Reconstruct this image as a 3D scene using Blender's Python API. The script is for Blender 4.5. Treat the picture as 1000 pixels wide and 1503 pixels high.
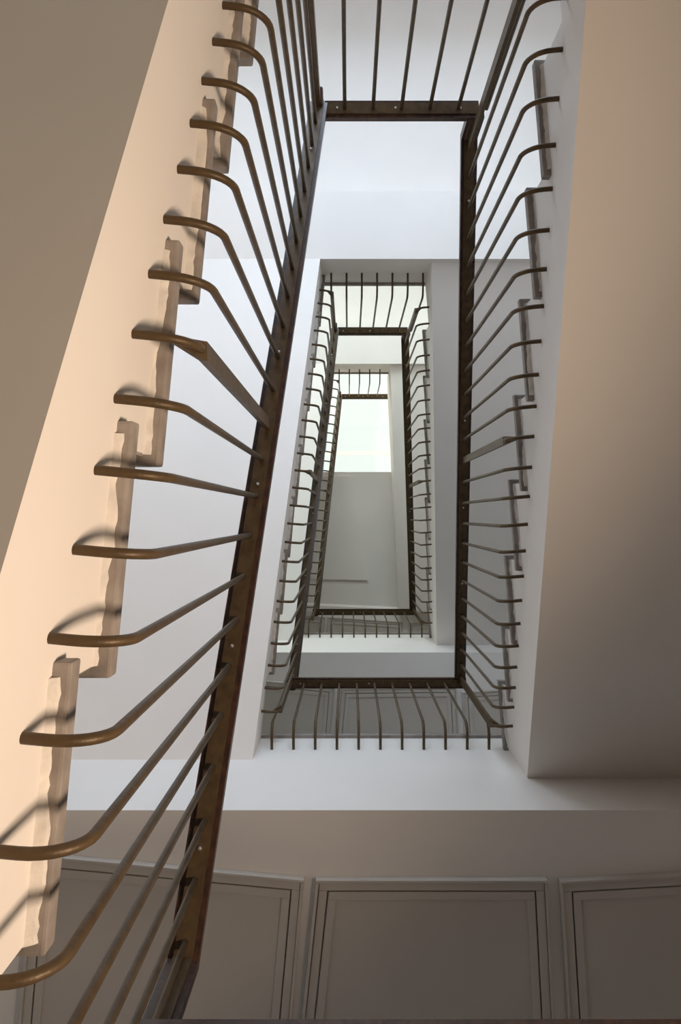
import bpy, bmesh, math, random
from mathutils import Vector

# ------------------------------------------------------------------ clear
for o in list(bpy.data.objects): bpy.data.objects.remove(o, do_unlink=True)
SC = bpy.context.scene
COL = SC.collection
random.seed(7)

# ------------------------------------------------------------------ camera: on the basement floor of the well, looking straight up
# world axes: x = across the well, y = from the half landings towards the floor landings, z = up
FPX = 1100.0
cam_d = bpy.data.cameras.new('camera'); cam = bpy.data.objects.new('camera', cam_d); COL.objects.link(cam)
cam_d.sensor_fit = 'VERTICAL'; cam_d.sensor_height = 36.0; cam_d.lens = 36.0 * FPX / 1503.0
cam_d.shift_x = -(512.0 - 500.0) / 1503.0
cam_d.shift_y = (757.0 - 751.5) / 1503.0
cam_d.clip_start = 0.02
cam.location = (0, 0, 0); cam.rotation_euler = (math.pi, 0, 0)
SC.camera = cam

# ------------------------------------------------------------------ world, view
w = bpy.data.worlds.new('sky'); SC.world = w; w.use_nodes = True
bg = w.node_tree.nodes['Background']
bg.inputs[0].default_value = (0.91, 1.0, 0.93, 1); bg.inputs[1].default_value = 0.98
SC.view_settings.view_transform = 'Standard'; SC.view_settings.look = 'None'
SC.view_settings.gamma = 1.0; SC.view_settings.exposure = 0.15
SC.view_settings.use_curve_mapping = False

S = 3.5                     # metres per model unit (height of the first floor landing over the camera)
F0, M1, F1, M2, F2, M3, F3 = [v * S for v in (0.162, 0.530, 1.0, 1.394, 1.866, 2.262, 2.47)]
YF, YM = 0.2947 * S, -0.4312 * S
G = (YF - YM) / 9
def XL(y): return -0.0885 * S - 0.0941 * y      # plan line of the left strings
def XR(y): return 0.1766 * S + 0.0816 * y       # plan line of the right strings
OVH = 0.0060 * S                                # side overhang of the stone treads
WALLX, YBACK, YFRONT, ZFLOOR, ZTOP = 1.55, -3.25, 2.9, -0.75, 10.6

def area(name, loc, rot, sx, sy, power, col):
    d = bpy.data.lights.new(name, 'AREA'); d.shape = 'RECTANGLE'; d.size = sx; d.size_y = sy
    d.energy = power; d.color = col
    o = bpy.data.objects.new(name, d); COL.objects.link(o); o.location = loc; o.rotation_euler = rot
    return o
WINZ = [(0.0, 1.15), (M1 + 0.20, M1 + 1.65), (M2 + 0.20, M2 + 1.65), (M3 + 0.20, M3 + 1.65)]  # lowest opening is added to light the underside of the first flight
WINP = [92, 88, 92]
WINC = [(0.62, 0.78, 1.0), (0.77, 0.93, 1.0), (0.90, 1.0, 0.95)]
for (z0, z1), p, c in zip(WINZ[1:], WINP, WINC):    # daylight standing in the half-landing windows of the end wall; the added lowest window gets the sky alone
    area('window_back_offscreen', (0, YBACK - 0.32, (z0 + z1) / 2), (math.radians(90), 0, 0), 2.3, z1 - z0, p, c)
# the one warm lamp, low on the side the bars' shadows point away from (built at the end of the script)
FLX, FLY, FLZ, SPOTP, SPOTC, AIMY, AIMZ = 1.36, .52, .06, 138, (1.0, 0.77, 0.57), -.1, 1.0

# ------------------------------------------------------------------ materials
def mat(name, col, rough=0.6, metal=0.0, var=0.06, scale=6.0, bump=0.0, bscale=60.0, col2=None, stretch=None, spec=0.5):
    m = bpy.data.materials.new(name); m.use_nodes = True
    nt = m.node_tree; b = nt.nodes['Principled BSDF']
    b.inputs['Roughness'].default_value = rough; b.inputs['Metallic'].default_value = metal
    b.inputs['Specular IOR Level'].default_value = spec
    tc = nt.nodes.new('ShaderNodeTexCoord'); mp = nt.nodes.new('ShaderNodeMapping')
    nt.links.new(tc.outputs['Object'], mp.inputs['Vector'])
    if stretch: mp.inputs['Scale'].default_value = stretch
    n = nt.nodes.new('ShaderNodeTexNoise'); n.inputs['Scale'].default_value = scale; n.inputs['Detail'].default_value = 6
    nt.links.new(mp.outputs['Vector'], n.inputs['Vector'])
    r = nt.nodes.new('ShaderNodeValToRGB')
    r.color_ramp.elements[0].position = 0.32; r.color_ramp.elements[1].position = 0.68
    c2 = col2 if col2 else tuple(max(0, c * (1 - var)) for c in col)
    c1 = col if col2 else tuple(min(1, c * (1 + var * 0.5)) for c in col)
    r.color_ramp.elements[0].color = (*c2, 1); r.color_ramp.elements[1].color = (*c1, 1)
    nt.links.new(n.outputs['Fac'], r.inputs['Fac']); nt.links.new(r.outputs['Color'], b.inputs['Base Color'])
    if bump:
        n2 = nt.nodes.new('ShaderNodeTexNoise'); n2.inputs['Scale'].default_value = bscale; n2.inputs['Detail'].default_value = 4
        nt.links.new(mp.outputs['Vector'], n2.inputs['Vector'])
        bp = nt.nodes.new('ShaderNodeBump'); bp.inputs['Strength'].default_value = bump; bp.inputs['Distance'].default_value = 0.004
        nt.links.new(n2.outputs['Fac'], bp.inputs['Height']); nt.links.new(bp.outputs['Normal'], b.inputs['Normal'])
    return m
M = {}
M['plaster'] = mat('white_plaster', (0.86, 0.805, 0.75), 0.75, var=0.03, scale=2.2, bump=0.10, bscale=22)
M['smear'] = mat('plaster_smear', (0.74, 0.69, 0.63), 0.85, var=0.16, scale=30, bump=0.5, bscale=70)
M['stone'] = mat('travertine', (0.37, 0.325, 0.29), 0.6, scale=22, col2=(0.235, 0.20, 0.178), bump=0.35, bscale=55)
M['metal'] = mat('bronze_paint', (0.120, 0.078, 0.038), 0.46, metal=0.2, scale=40, col2=(0.075, 0.048, 0.024), bump=0.15, bscale=160, spec=0.3)
M['wood'] = mat('dark_wood', (0.085, 0.036, 0.020), 0.4, scale=14, col2=(0.028, 0.014, 0.009), stretch=(6, 1, 6), bump=0.15)
M['screw'] = mat('steel_screw', (0.62, 0.60, 0.56), 0.35, metal=0.8, var=0.1)
M['panel'] = mat('beige_panel_paint', (0.57, 0.515, 0.455), 0.55, var=0.04, scale=3, bump=0.06, bscale=90)
M['floor'] = mat('grey_stone_floor', (0.42, 0.395, 0.37), 0.6, var=0.2, scale=5)
M['frame'] = mat('white_frame', (0.80, 0.80, 0.78), 0.4, var=0.03)
g = bpy.data.materials.new('clear_glass'); g.use_nodes = True; nt = g.node_tree; nt.nodes.clear()
out = nt.nodes.new('ShaderNodeOutputMaterial'); mx = nt.nodes.new('ShaderNodeMixShader'); mx.inputs[0].default_value = 0.05
t_ = nt.nodes.new('ShaderNodeBsdfTransparent'); g_ = nt.nodes.new('ShaderNodeBsdfGlossy'); g_.inputs['Roughness'].default_value = 0.05
nt.links.new(t_.outputs[0], mx.inputs[1]); nt.links.new(g_.outputs[0], mx.inputs[2]); nt.links.new(mx.outputs[0], out.inputs[0])
M['glass'] = g

# ------------------------------------------------------------------ mesh helpers
def link(name, me, m, parent=None):
    o = bpy.data.objects.new(name, me); COL.objects.link(o)
    if m is not None and not me.materials: me.materials.append(m)
    if parent is not None: o.parent = parent
    return o
def mesh(name, vs, fs, smooth=False):
    me = bpy.data.meshes.new(name); me.from_pydata([tuple(v) for v in vs], [], fs)
    bm = bmesh.new(); bm.from_mesh(me); bmesh.ops.recalc_face_normals(bm, faces=bm.faces); bm.to_mesh(me); bm.free()
    if smooth:
        for p in me.polygons: p.use_smooth = True
    me.update(); return me
def hexa(name, p, m, parent=None, bevel=0.0):
    """box from 8 corner points: 0-3 bottom ring, 4-7 top ring"""
    fs = [(0, 1, 2, 3), (4, 5, 6, 7), (0, 1, 5, 4), (1, 2, 6, 5), (2, 3, 7, 6), (3, 0, 4, 7)]
    me = mesh(name, p, fs)
    if bevel:
        bm = bmesh.new(); bm.from_mesh(me)
        bmesh.ops.bevel(bm, geom=list(bm.edges), offset=bevel, segments=2, affect='EDGES', profile=0.6)
        bm.to_mesh(me); bm.free()
    return link(name, me, m, parent)
def boxpts(x0, x1, y0, y1, z0, z1):
    return [(x0, y0, z0), (x1, y0, z0), (x1, y1, z0), (x0, y1, z0), (x0, y0, z1), (x1, y0, z1), (x1, y1, z1), (x0, y1, z1)]
def box(name, x0, x1, y0, y1, z0, z1, m, parent=None, bevel=0.0):
    return hexa(name, boxpts(x0, x1, y0, y1, z0, z1), m, parent, bevel)
def thing(name, label, cat, loc=(0, 0, 0), group=None, kind=None):
    o = bpy.data.objects.new(name, None); COL.objects.link(o); o.location = loc; o.empty_display_size = 0.1
    tag(o, label, cat, group, kind); return o
def tag(o, label=None, cat=None, group=None, kind=None):
    if label: o['label'] = label
    if cat: o['category'] = cat
    if group: o['group'] = group
    if kind: o['kind'] = kind
    return o
def prism(name, poly, xa, xb, m, parent=None, bevel=0.0):
    """(y,z) polygon between the two plan lines xa(y) and xb(y)"""
    n = len(poly); vs = [(xa(y), y, z) for y, z in poly] + [(xb(y), y, z) for y, z in poly]
    fs = [tuple(range(n)), tuple(range(2 * n - 1, n - 1, -1))] + [(i, (i + 1) % n, n + (i + 1) % n, n + i) for i in range(n)]
    return link(name, mesh(name, vs, fs), m, parent)
def tube(name, pts, rad, sides=10):
    """round bar along a polyline"""
    vs, fs = [], []; n = len(pts); P = [Vector(p) for p in pts]; up = None
    for i, p in enumerate(P):
        t = (P[min(i + 1, n - 1)] - P[max(i - 1, 0)]).normalized()
        if up is None: up = Vector((0, 1, 0)) if abs(t.y) < 0.7 else Vector((1, 0, 0))
        a = t.cross(up).normalized(); b_ = a.cross(t).normalized(); up = b_
        for k in range(sides):
            an = 2 * math.pi * k / sides; vs.append(p + (a * math.cos(an) + b_ * math.sin(an)) * rad)
    for i in range(n - 1):
        for k in range(sides):
            k2 = (k + 1) % sides; fs.append((i * sides + k, i * sides + k2, (i + 1) * sides + k2, (i + 1) * sides + k))
    fs.append(tuple(range(sides))); fs.append(tuple(range((n - 1) * sides, n * sides)))
    me = mesh(name, vs, fs)
    for p in me.polygons: p.use_smooth = len(p.vertices) == 4
    return me
def sweep(name, path, side, prof, m, parent=None):
    """profile (across, up) swept along a polyline in a vertical plane with mitred joints; side = horizontal unit vector"""
    P = [Vector(p) for p in path]; s = Vector(side).normalized(); n = len(P); vs, fs = [], []; k = len(prof)
    for i in range(n):
        ts = []
        if i > 0: ts.append((P[i] - P[i - 1]).normalized())
        if i < n - 1: ts.append((P[i + 1] - P[i]).normalized())
        ns = []
        for t in ts:
            q = t - s * t.dot(s); q.normalize(); ns.append(s.cross(q).normalized())
        nn = sum(ns, Vector()).normalized(); sc = 1.0 / max(0.35, nn.dot(ns[0]))
        for a, u in prof: vs.append(P[i] + s * a + nn * (u * sc))
    for i in range(n - 1):
        for j in range(k):
            j2 = (j + 1) % k; fs.append((i * k + j, i * k + j2, (i + 1) * k + j2, (i + 1) * k + j))
    fs.append(tuple(range(k))); fs.append(tuple(range((n - 1) * k, n * k)))
    return link(name, mesh(name, vs, fs), m, parent)
def dup(src, parent, loc=None, name=None):
    c = src.copy(); COL.objects.link(c); c.parent = parent
    if loc is not None: c.location = loc
    return c

# ------------------------------------------------------------------ setting: walls, floor, windows
tag(box('floor', -WALLX - .2, WALLX + .2, YBACK - .2, YFRONT + .2, ZFLOOR - .15, ZFLOOR, M['floor']), 'grey stone floor at the foot of the stairwell', None, None, 'structure')
tag(box('wall_left', -WALLX - .2, -WALLX, YBACK - .2, YFRONT + .2, ZFLOOR, ZTOP, M['plaster']), 'white plaster side wall of the stairwell beyond the long flights', None, None, 'structure')
tag(box('wall_right', WALLX, WALLX + .2, YBACK - .2, YFRONT + .2, ZFLOOR, ZTOP, M['plaster']), 'white plaster side wall of the stairwell with a lamp', None, None, 'structure')
tag(box('wall_front', -WALLX, WALLX, YFRONT, YFRONT + .2, ZFLOOR, ZTOP, M['plaster']), 'white plaster end wall behind the floor landings', None, None, 'structure')
WX = 1.15
wb = thing('wall_back', 'white plaster end wall with one window over each half landing', None, (0, 0, 0), None, 'structure')
zs = [ZFLOOR] + [z for p in WINZ for z in p] + [ZTOP]
for i in range(0, len(zs), 2):
    box('masonry_band', -WALLX, WALLX, YBACK - .2, YBACK, zs[i], zs[i + 1], M['plaster'], wb)
for z0, z1 in WINZ:
    for s in (-1, 1):
        a, b_ = sorted((s * WX, s * WALLX)); box('window_pier', a, b_, YBACK - .2, YBACK, z0, z1, M['plaster'], wb)
for i, (z0, z1) in enumerate(WINZ):
    wn = thing('window_%d' % (i + 1), ['white framed two-light window near the basement floor','white framed two-light window over the lowest half landing','white framed two-light window over the middle half landing','white framed two-light window over the uppermost half landing'][i], None, (0, YBACK - .1, z0), None, 'structure')
    y0, y1 = -.03, .03
    for s in (-1, 1):
        a, b_ = sorted((s * WX, s * (WX - .07))); box('frame_stile', a, b_, y0, y1, 0, z1 - z0, M['frame'], wn)
    box('frame_rail', -WX + .07, WX - .07, y0, y1, 0, .07, M['frame'], wn)
    box('frame_rail', -WX + .07, WX - .07, y0, y1, z1 - z0 - .07, z1 - z0, M['frame'], wn)
    box('frame_mullion', -.035, .035, y0, y1, .07, z1 - z0 - .07, M['frame'], wn)
    for s in (-1, 1):
        a, b_ = sorted((s * .035, s * (WX - .07))); box('pane', a, b_, -.004, .004, .07, z1 - z0 - .07, M['glass'], wn)

# ------------------------------------------------------------------ landings
def floor_landing(z, label, yedge=YF, depth=0.25 * S, upto=YFRONT):
    t = thing('floor_landing', label, 'landing', (0, yedge, z))
    box('slab', -WALLX, WALLX, 0, upto - yedge, -depth, -.028, M['plaster'], t)
    box('stone_edging', XL(yedge) - .02, XR(yedge) + .02, -.014, upto - yedge, -.028, 0, M['stone'], t)
    return t
def half_landing(z, label):
    t = thing('half_landing', label, 'landing', (0, YM, z))
    d = 0.136 * S; bw = 0.114 * S
    box('edge_beam', -WALLX, WALLX, -bw, 0, -d, -.03, M['plaster'], t)
    box('slab', -WALLX, WALLX, YBACK - YM, -bw, -.26, -.03, M['plaster'], t)
    box('stone_edging', XL(YM) - .02, XR(YM) + .02, YBACK - YM, .014, -.03, 0, M['stone'], t)
    return t
floor_landing(F0, 'lowest floor landing at the foot of the warm lit flight', yedge=0.262 * S, depth=.22)
floor_landing(F1, 'white floor landing with three large moulded panels beneath it')
floor_landing(F2, 'white floor landing one storey above the panelled lower landing')
half_landing(M1, 'lowest half landing where the warm lit flight ends')
half_landing(M2, 'half landing with white beam where the second long flight ends')
half_landing(M3, 'uppermost half landing beside the bright skylight')

# ------------------------------------------------------------------ flights
def flight(side, za, zb, label, treads=None, smear=True):
    """side 'L' climbs from a floor landing (y=YF) to a half landing (y=YM); 'R' climbs the other way. treads: measured nosing positions"""
    L = side == 'L'
    X = XL if L else XR; sx = 1 if L else -1           # direction from the string into the well
    wall = -WALLX if L else WALLX
    ya, yb = (YF, YM) if L else (YM, YF); d = -1 if L else 1
    r = (zb - za) / 9; off = 0.0059 * S if L else -0.0063 * S
    Y = {k: ya + d * k * G + off for k in range(1, 9)}
    if treads: Y.update(treads)
    Y[9] = yb
    so_a, so_b = (za - 0.0945 * S, zb - 0.136 * S) if L else (za - 0.119 * S, zb - 0.158 * S)
    t = thing('stair_flight', label, 'stairs', (0, ya, za))
    th, nose = .030, .034
    top = [(ya, za - .03)]
    for k in range(1, 9):
        yr = Y[k] + d * (nose - .016)
        top.append((yr, za + (k - 1) * r - th if k > 1 else za - .03)); top.append((yr, za + k * r - th))
    top.append((yb, za + 8 * r - th))
    poly = [(y - ya, z - za) for y, z in top] + [(yb - ya, so_b - za), (0, so_a - za)]
    prism('string_and_soffit', poly, lambda y: X(y + ya), lambda y: wall, M['plaster'], t)
    rr = random.Random(len(label))
    for k in range(1, 9):
        y0 = Y[k]; y1 = Y[k + 1] + (d * (nose + .015) if k < 8 else 0); z1 = za + k * r; z0 = z1 - th
        xo = lambda y: X(y) + sx * OVH
        lo, hi = sorted((y0, y1))
        hexa('tread', [(wall, lo - ya, z0 - za), (xo(lo), lo - ya, z0 - za), (xo(hi), hi - ya, z0 - za), (wall, hi - ya, z0 - za),
                       (wall, lo - ya, z1 - za), (xo(lo), lo - ya, z1 - za), (xo(hi), hi - ya, z1 - za), (wall, hi - ya, z1 - za)], M['stone'], t, bevel=.004)
        # riser slab under the nosing, flush with the tread end
        ra, rb = sorted((Y[k] + d * (nose - .020), Y[k] + d * (nose - .008)))
        zr = z1 - r - (0.0 if k > 1 else 0)
        xi = lambda y: X(y) - sx * .004
        hexa('riser', [(wall, ra - ya, zr - za), (xi(ra), ra - ya, zr - za), (xi(rb), rb - ya, zr - za), (wall, rb - ya, zr - za),
                       (wall, ra - ya, z0 - za), (xi(ra), ra - ya, z0 - za), (xi(rb), rb - ya, z0 - za), (wall, rb - ya, z0 - za)], M['stone'], t)
        if smear:   # ragged plaster dragged out under the stone: a thin irregular strip
            n = 32; vs = []; fs = []
            ys = [lo + (hi - lo) * (0.05 + 0.9 * i / n) for i in range(n + 1)]
            wv = 0.4
            for yy in ys:
                wv = min(.72, max(.15, wv + rr.uniform(-.11, .11))); wd = OVH * wv
                f0 = Vector((X(yy) - sx * .002, yy - ya, 0)); f1 = Vector((X(yy) + sx * wd, yy - ya, 0)); h = .010
                vs += [(f0.x, f0.y, z0 - za), (f1.x, f1.y, z0 - za), (f1.x - sx * .003, f1.y, z0 - za - .0035), (f0.x, f0.y, z0 - za - h)]
            for i in range(n):
                a = i * 4
                for j in range(4): fs.append((a + j, a + (j + 1) % 4, a + 4 + (j + 1) % 4, a + 4 + j))
            fs += [(0, 1, 2, 3), (n * 4, n * 4 + 1, n * 4 + 2, n * 4 + 3)]
            link('plaster_smear', mesh('plaster_smear', vs, fs), M['smear'], t)
    return t
def meas(lst, za, zb):   # nosing heights are known: tread k sits k risers over the start
    return {k: (y - 757.0) / FPX * (za + (zb - za) * k / 9) for k, y in lst}
flight('L', F0, M1, 'lowest stair flight with warm lit plaster string and ragged stone tread edges',
       meas([(2, 1383), (3, 989), (4, 686), (5, 448), (6, 256), (7, 98.5)], F0, M1))
flight('R', M1, F1, 'stair flight with broad brownish soffit rising from the lowest half landing',
       meas([(1, 97), (2, 281), (3, 442), (4, 581), (5, 704), (6, 814), (7, 916), (8, 997)], M1, F1))
flight('L', F1, M2, 'second long white stair flight directly above the warm lit one',
       meas([(1, 988.7), (2, 901), (3, 818), (4, 742.4), (5, 669), (6, 604), (7, 540), (8, 480)], F1, M2))
flight('R', M2, F2, 'stair flight directly above the one with the broad brownish soffit',
       meas([(1, 485), (2, 552.2), (3, 616), (4, 674.5), (5, 730), (6, 782.5), (7, 832)], M2, F2))
flight('L', F2, M3, 'highest railed stair flight, ending at the half landing by the skylight')
# the last flight is closed by a plain plastered parapet
t = thing('stair_flight', 'uppermost flight hidden behind a plain white plastered parapet without railing', 'stairs', (0, YM, M3))
XP = lambda y: 0.1395 * S + 0.047 * (y + YM)
prism('parapet', [(0, -0.119 * S), (0, 0.083 * S), (YF - YM, 0.083 * S), (YF - YM, 0.045 * S)], XP, lambda y: XP(y) + .1, M['plaster'], t)
prism('soffit', [(0, -0.119 * S), (0, -0.05 * S), (YF - YM, 0.083 * S), (YF - YM, 0.045 * S)], lambda y: XP(y) + .1, lambda y: WALLX, M['plaster'], t)

# ------------------------------------------------------------------ top ceiling and skylight
ZC = 2.345 * S; YC = -0.137 * S
tc = tag(box('ceiling', -WALLX, WALLX, YC, YFRONT, ZC, ZC + .25, M['plaster']), 'white top ceiling over the well with a faint inset panel', None, None, 'structure')
hexa('raised_panel', [(-.75, YC + .05, ZC - .022), (0.02, YC + .05, ZC - .022), (.205, .705, ZC - .022), (-.75, .68, ZC - .022),
                      (-.75, YC + .05, ZC), (0.02, YC + .05, ZC), (.205, .705, ZC), (-.75, .68, ZC)], M['plaster'], tc)
hexa('cornice', [(-.9, .955, ZC - .03), (.54, 1.02, ZC - .03), (.54, 1.05, ZC - .03), (-.9, 1.05, ZC - .03),
                 (-.9, .935, ZC), (.54, 1.0, ZC), (.54, 1.05, ZC), (-.9, 1.05, ZC)], M['plaster'], tc)
ZS = 2.9 * S
tag(box('trim_1', -WALLX, WALLX, YC - .001, YC + .12, ZC + .25, ZS, M['plaster']), 'white upstand along the edge of the skylight', None, None, 'structure')
sk = thing('skylight', 'bright glazed skylight over the uppermost half landing', 'skylight', (0, YBACK, ZS))
ys = [0, 0.8, 1.6, YC - YBACK - (0.2425 - 0.137) * S, YC - YBACK]
for a, b_ in zip(ys[:-1], ys[1:]):
    box('pane', -WALLX, WALLX, a + .02, b_ - .02, 0.012, .02, M['glass'], sk)
for a in ys: box('glazing_bar', -WALLX, WALLX, a - .025, a + .025, -.02, .05, M['frame'], sk)

# ------------------------------------------------------------------ railings
RB = .0064                                    # bar radius
PROT = .023 * S                               # distance of the bar's upright from the string
WOOD = [(-.029, .007), (-.029, .030), (-.021, .040), (.021, .040), (.029, .030), (.029, .007)]
FLAT = [(-.0175, 0.0), (-.0175, .0085), (.0175, .0085), (.0175, 0.0)]
def bar_mesh(name, h, direction, prot, lean=0.0, flat=0.0):
    """foot at the origin on the wall, out along direction, curving up to height h"""
    dv = Vector(direction).normalized(); R = .055; q = Vector((0, 0, 1))
    pts = [dv * -.012, dv * (prot - R) * .5, dv * (prot - R)]
    for i in range(1, 8):
        a = i / 8 * math.pi / 2; pts.append(dv * (prot - R + R * math.sin(a)) + q * (R - R * math.cos(a)))
    end = dv * prot + q * h + Vector((0, lean, 0)); st = dv * prot + q * R
    if not flat:
        pts += [st, end]; return tube(name, pts, RB)
    me = tube(name, pts + [st], RB)
    bm = bmesh.new(); bm.from_mesh(me)
    # the upright of a post is a flat plate, widening just above the bend
    al = Vector((0, 1, 0)) if abs(dv.x) > .5 else Vector((1, 0, 0))
    base = dv * (prot - .030) + q * (R * .16)
    rings = [(base, .0045, .003), (dv * prot + q * (R * 1.25), flat, .006), (end, flat, .006)]
    vr = []
    for c, wa, wb_ in rings:
        vr.append([bm.verts.new(c + al * (sa * wa) + dv * (sb * wb_)) for sa, sb in ((-1, -1), (1, -1), (1, 1), (-1, 1))])
    for i in range(2):
        for j in range(4): bm.faces.new((vr[i][j], vr[i][(j + 1) % 4], vr[i + 1][(j + 1) % 4], vr[i + 1][j]))
    bm.faces.new(vr[0]); bm.faces.new(vr[2]); bmesh.ops.recalc_face_normals(bm, faces=bm.faces)
    bm.to_mesh(me); bm.free(); return me
SCREW = None
def screws(bar, pts, nrm):
    global SCREW
    for p in pts:
        if SCREW is None:
            bm = bmesh.new(); bmesh.ops.create_uvsphere(bm, u_segments=10, v_segments=6, radius=.0042)
            SCREW = bpy.data.meshes.new('screw'); bm.to_mesh(SCREW); bm.free(); SCREW.materials.append(M['screw'])
        o = bpy.data.objects.new('screw', SCREW); COL.objects.link(o); o.parent = bar; o.location = Vector(p) + Vector(nrm) * .001
LH, RH = (.20 + .07) * S, (.195 + .072) * S
def rail_flight(side, za, zb, label, first=0, last=24, ykink=None, zlow=None, group=None):
    L = side == 'L'; X = XL if L else XR; sx = 1 if L else -1
    r = (zb - za) / 9; ya, d = (YF, -1) if L else (YM, 1)
    tread = lambda y: za + (y - ya) * d / G * r
    up, dn = (.20 * S, .062 * S) if L else (.195 * S, .072 * S)
    slope = d * r / G
    dvec = Vector((sx, -sx * (-0.0941 if L else 0.0816), 0)).normalized()   # square to the string
    y_start, y_end = (.262 * S, -.39 * S) if L else (-.38 * S, .262 * S)
    if ykink is not None: y_start = ykink
    zl = zlow if zlow is not None else (za + .17 * S if L else za + .187 * S)
    P = lambda y: Vector((X(y) + sx * PROT, y, tread(y) + up))
    p1, p2 = P(y_start), P(y_end); p0 = Vector((p1.x, p1.y, zl + .012))
    t = thing('stair_railing', label, 'railing', p1, group)
    loc = lambda v: Vector(v) - p1
    tang = (p2 - p1).normalized()
    sd = Vector((p2.x - p1.x, p2.y - p1.y, 0)).normalized(); sd = Vector((sd.y, -sd.x, 0))
    path = [loc(p0), loc(p1), loc(p2 + tang * .02)]
    sweep('handrail', path, sd, WOOD, M['wood'], t)
    fb = sweep('flat_bar', path, sd, FLAT, M['metal'], t)
    nrm = sd.cross(tang); nrm = -nrm if nrm.z > 0 else nrm
    n = 6; screws(fb, [loc(p1 + (p2 - p1) * ((i + .45) / n)) for i in range(n)], nrm)
    if L:   # short upright end block where the rail meets the half landing's rail
        e = loc(p2); box('end_block', e.x - .016, e.x + .016, e.y - .05, e.y + .012, e.z - .015, e.z + .13, M['wood'], t, .006)
    # bars
    y0, dy, dyu = (-.069 * S, .02665 * S, .0272 * S) if L else (-.073 * S, .02713 * S, .0254 * S)
    bm_ = bar_mesh('baluster', up + dn + .004, dvec, PROT, 0.0); pm = bar_mesh('post', up + dn + .004, dvec, PROT, 0.0, .014); pe = bar_mesh('post', up + dn + .004, dvec, PROT, 0.0, .019)
    bm_.materials.append(M['metal']); pm.materials.append(M['metal']); pe.materials.append(M['metal'])
    for j in range(-12, 13):
        y = y0 + j * (dy if j > 0 else dyu)
        ylim = y + dvec.y * PROT
        if L and ylim > y_start - .012: continue
        nm, me = ('post', pm if j == 0 else pe) if j in (-12, 0, 12) else ('baluster', bm_)
        o = bpy.data.objects.new(nm, me); COL.objects.link(o); o.parent = t
        o.location = loc(Vector((X(y), y, tread(y) - dn)))
    return t, p0, p1, p2
def rail_landing(z, yedge, sgn, yrail, xs, xa, xb, a, dn, label):
    """sgn: direction from the edge into the well"""
    t = thing('landing_railing', label, 'railing', ((xa + xb) / 2, yrail, z + a))
    o0 = Vector(((xa + xb) / 2, yrail, z + a)); path = [Vector((xa, yrail, z + a)) - o0, Vector((xb, yrail, z + a)) - o0]
    sd = Vector((0, -1, 0))
    sweep('handrail', path, sd, WOOD, M['wood'], t)
    fb = sweep('flat_bar', path, sd, FLAT, M['metal'], t)
    screws(fb, [path[0] + (path[1] - path[0]) * q for q in (.08, .46, .88)], (0, 0, -1))
    prot = abs(yrail - yedge); me = bar_mesh('baluster', a + dn + .004, (0, sgn, 0), prot); me.materials.append(M['metal'])
    for x in xs:
        o = bpy.data.objects.new('baluster', me); COL.objects.link(o); o.parent = t
        o.location = Vector((x, yedge, z - dn)) - o0
    return t
rail_flight('L', F0, M1, 'bronze stair railing bolted to the warm lit string of the lowest flight', ykink=.232 * S, zlow=.3245 * S)
rail_flight('R', M1, F1, 'bronze stair railing rising from the lowest half landing to the panelled floor landing')
rail_flight('L', F1, M2, 'bronze stair railing on the second long flight above the warm lit one')
rail_flight('R', M2, F2, 'bronze stair railing rising from the middle half landing')
rail_flight('L', F2, M3, 'bronze stair railing climbing to the uppermost half landing')
XRL = lambda y: XL(y) + PROT
XRR = lambda y: XR(y) - PROT
FX = [(-.097 + .0274 * i) * S for i in range(11)]
MX = [(-.031 + .0272 * i) * S for i in range(7)]
yf_, ym_ = .262 * S, -.39 * S
rail_landing(F0, .262 * S, -1, .232 * S, FX, XRL(.232 * S) - .025, XRR(.232 * S) + .03, .1625 * S, .05 * S, 'bronze landing railing at the foot of the warm lit flight')
rail_landing(F1, YF, -1, yf_, FX, XRL(yf_) - .027, XRR(yf_) + .03, .17 * S, .055 * S, 'bronze landing railing of eleven bars above the three moulded panels')
rail_landing(F2, YF, -1, yf_, FX, XRL(yf_) - .027, XRR(yf_) + .03, .17 * S, .055 * S, 'bronze landing railing one storey above the panelled landing')
rail_landing(M1, YM, 1, ym_, MX, XRL(ym_) + .02, XRR(ym_) + .01, .187 * S, .062 * S, 'bronze landing railing of the lowest half landing')
rail_landing(M2, YM, 1, ym_, MX, XRL(ym_) + .02, XRR(ym_) + .01, .187 * S, .062 * S, 'bronze landing railing of the middle half landing below the white beam')
rail_landing(M3, YM, 1, ym_, [(-.028 + .03 * i) * S for i in range(5)], XRL(ym_) + .02, XP(ym_ - YM) + .03, .187 * S, .055 * S, 'bronze landing railing of the uppermost half landing against the skylight')

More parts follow.
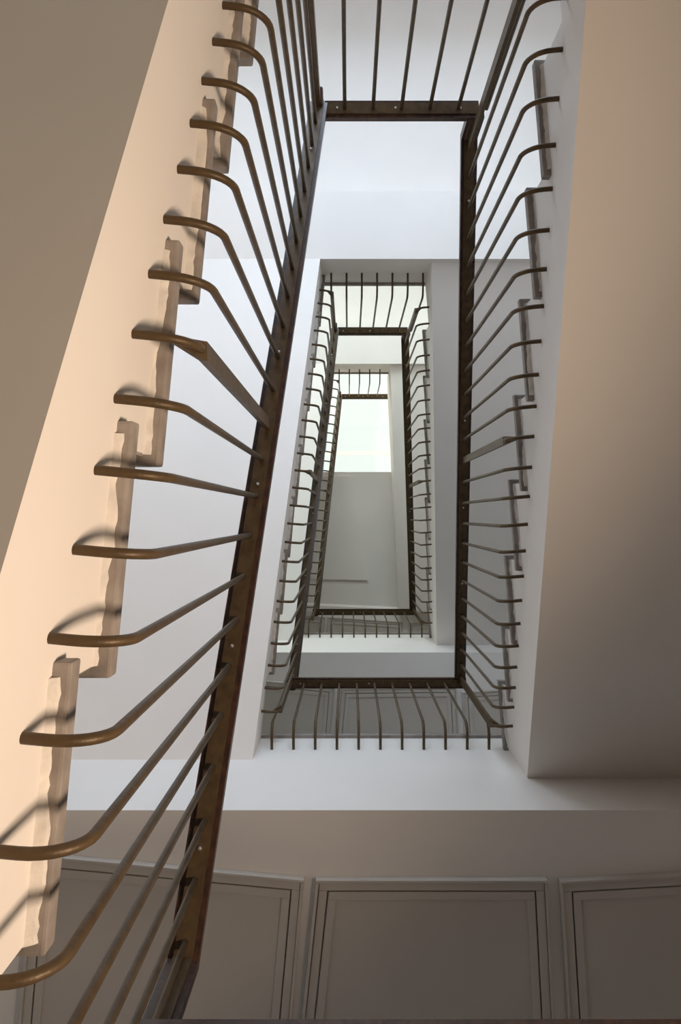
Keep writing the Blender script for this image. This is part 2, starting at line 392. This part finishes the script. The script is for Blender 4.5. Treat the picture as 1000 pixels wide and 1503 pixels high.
# ------------------------------------------------------------------ moulded panels in the landing soffits
def panel(z, A, B, ua, ub, ln, label, wc=.034):
    """z: soffit height; A, B: head corners of the leaf (plan); ua, ub: directions of its two sides; ln: length"""
    A, B = Vector((*A, 0)), Vector((*B, 0)); ua, ub = Vector((*ua, 0)).normalized(), Vector((*ub, 0)).normalized()
    o = thing('ceiling_panel', label, 'ceiling panel', (*((A + B) / 2).xy, z), 'moulded panels under the floor landings')
    O = Vector((*((A + B) / 2).xy, 0)); a, b = A - O, B - O; h = (b - a).normalized(); c, d = a + ua * ln, b + ub * ln
    back = Vector((h.y, -h.x, 0))
    if back.dot(ua) > 0: back = -back
    def slab(name, q, z0, z1, m, bev=0, inset=0):
        q = [Vector(v) for v in q]; cen = sum(q, Vector()) / 4
        low = [v + (cen - v).normalized() * inset for v in q]
        return hexa(name, [(v.x, v.y, z0) for v in low] + [(v.x, v.y, z1) for v in q], m, o, bev)
    gp = .005
    # stepped casing: two bands round head and sides
    for name, w0, w1, dz in (('casing', gp, wc, .022), ('casing_bead', wc, wc + .011, .030)):
        slab(name + '_head', [a + back * w1 - h * w1, b + back * w1 + h * w1, b + back * w0 + h * w1, a + back * w0 - h * w1], -dz, .0, M['panel'], .003)
        slab(name + '_side', [a - h * w1 + back * w0, a - h * w0 + back * w0, c - h * w0, c - h * w1], -dz, .0, M['panel'], .003)
        slab(name + '_side', [b + h * w0 + back * w0, b + h * w1 + back * w0, d + h * w1, d + h * w0], -dz, .0, M['panel'], .003)
    # the leaf: frame of three rails round a recessed field
    fw = .028
    a2, b2 = a + ua * fw + h * fw, b + ub * fw - h * fw; c2, d2 = c + h * fw, d - h * fw
    slab('leaf_rail', [a, b, b + ub * fw, a + ua * fw], -.020, .0, M['panel'], .002)
    slab('leaf_stile', [a + ua * fw, a2, c2, c], -.020, .0, M['panel'], .002)
    slab('leaf_stile', [b2, b + ub * fw, d, d2], -.020, .0, M['panel'], .002)
    slab('field', [a2, b2, d2, c2], -.013, .0, M['panel'])
    return o
def pl(px, py, z): return ((px - 512.0) / FPX * z, (py - 757.0) / FPX * z)
ZP = F1 - .25 * S; LN = 1.4
panel(ZP, pl(483, 1305, ZP), pl(783, 1305, ZP), (-.105, 1), (.052, 1), LN, 'broad middle beige panel with moulded casing under the lower floor landing')
panel(ZP, pl(70, 1270, ZP), pl(427, 1303, ZP), (-.088, 1), (-.088, 1), LN, 'beige moulded panel seen through the bars of the lowest railing')
panel(ZP, pl(839, 1306, ZP), pl(1150, 1289, ZP), (.06, 1), (.06, 1), LN, 'beige moulded panel next to the broad middle one, under the brownish flight')
ZP = F2 - .25 * S
panel(ZP, pl(508, 1017.5, ZP), pl(661, 1016, ZP), (-.083, 1), (.05, 1), LN, 'middle moulded panel one storey up, behind the landing railing')
panel(ZP, pl(330, 1001, ZP), pl(483, 1015.6, ZP), (-.08, 1), (-.08, 1), LN, 'moulded panel one storey up, beside the second long flight')
panel(ZP, pl(687, 1023, ZP), pl(840, 1014, ZP), (.056, 1), (.056, 1), LN, 'moulded panel one storey up, beside the brownish flight')

# third level: slab over the second floor landing with three panels
ft = box('trim_2', -WALLX, WALLX, YF, YFRONT, 2.34 * S, ZC, M['plaster']); tag(ft, 'white soffit above the topmost floor landing', None, None, 'structure')
ZP = 2.34 * S
panel(ZP, pl(487.4, 911, ZP), pl(585.5, 917.4, ZP), (-.06, 1), (.03, 1), .8, 'slightly skewed middle panel over the topmost floor landing', .03)
panel(ZP, pl(400, 903, ZP), pl(472, 910, ZP), (-.06, 1), (-.06, 1), .8, 'narrow moulded panel over the topmost floor landing by the long flight', .03)
panel(ZP, pl(605, 919.5, ZP), pl(680, 915, ZP), (.05, 1), (.05, 1), .8, 'narrow moulded panel over the topmost floor landing by the other flight', .03)

# ------------------------------------------------------------------ lamp (out of the photograph's frame, source of its warm light)
# floor lamp in the basement beside the camera, throwing its light on the lowest string
fl = thing('floor_lamp', 'slim floor lamp with tilted shade beside the foot of the well', 'lamp', (FLX, FLY, ZFLOOR))
def lathe(name, prof, m, parent, n=24):
    vs, fs = [], []
    for r, z in prof:
        for k in range(n): vs.append((r * math.cos(2 * math.pi * k / n), r * math.sin(2 * math.pi * k / n), z))
    for i in range(len(prof) - 1):
        for k in range(n): fs.append((i * n + k, i * n + (k + 1) % n, (i + 1) * n + (k + 1) % n, (i + 1) * n + k))
    return link(name, mesh(name, vs, fs, True), m, parent)
H = FLZ - ZFLOOR
lathe('base', [(0.001, 0), (.13, 0), (.13, .015), (.02, .03), (.001, .03)], M['metal'], fl)
lathe('pole', [(.012, .02), (.012, H - .12)], M['metal'], fl, 12)
sh = lathe('shade', [(.03, -.13), (.06, -.11), (.16, .0), (.165, .0), (.065, -.12), (.03, -.14)], M['metal'], fl)
aim = Vector((-.35, AIMY, AIMZ)) - Vector((FLX, FLY, FLZ))
sh.location = (0, 0, H); sh.rotation_euler = aim.to_track_quat('Z', 'Y').to_euler()
sd_ = bpy.data.lights.new('floor_lamp_offscreen', 'SPOT'); sd_.energy = SPOTP; sd_.color = SPOTC; sd_.shadow_soft_size = .17
sd_.spot_size = math.radians(112); sd_.spot_blend = 1.0
so = bpy.data.objects.new('floor_lamp_offscreen', sd_); COL.objects.link(so); so.location = (FLX, FLY, FLZ); so.rotation_euler = aim.to_track_quat('-Z', 'Y').to_euler()
so.location = so.location + aim.normalized() * .02
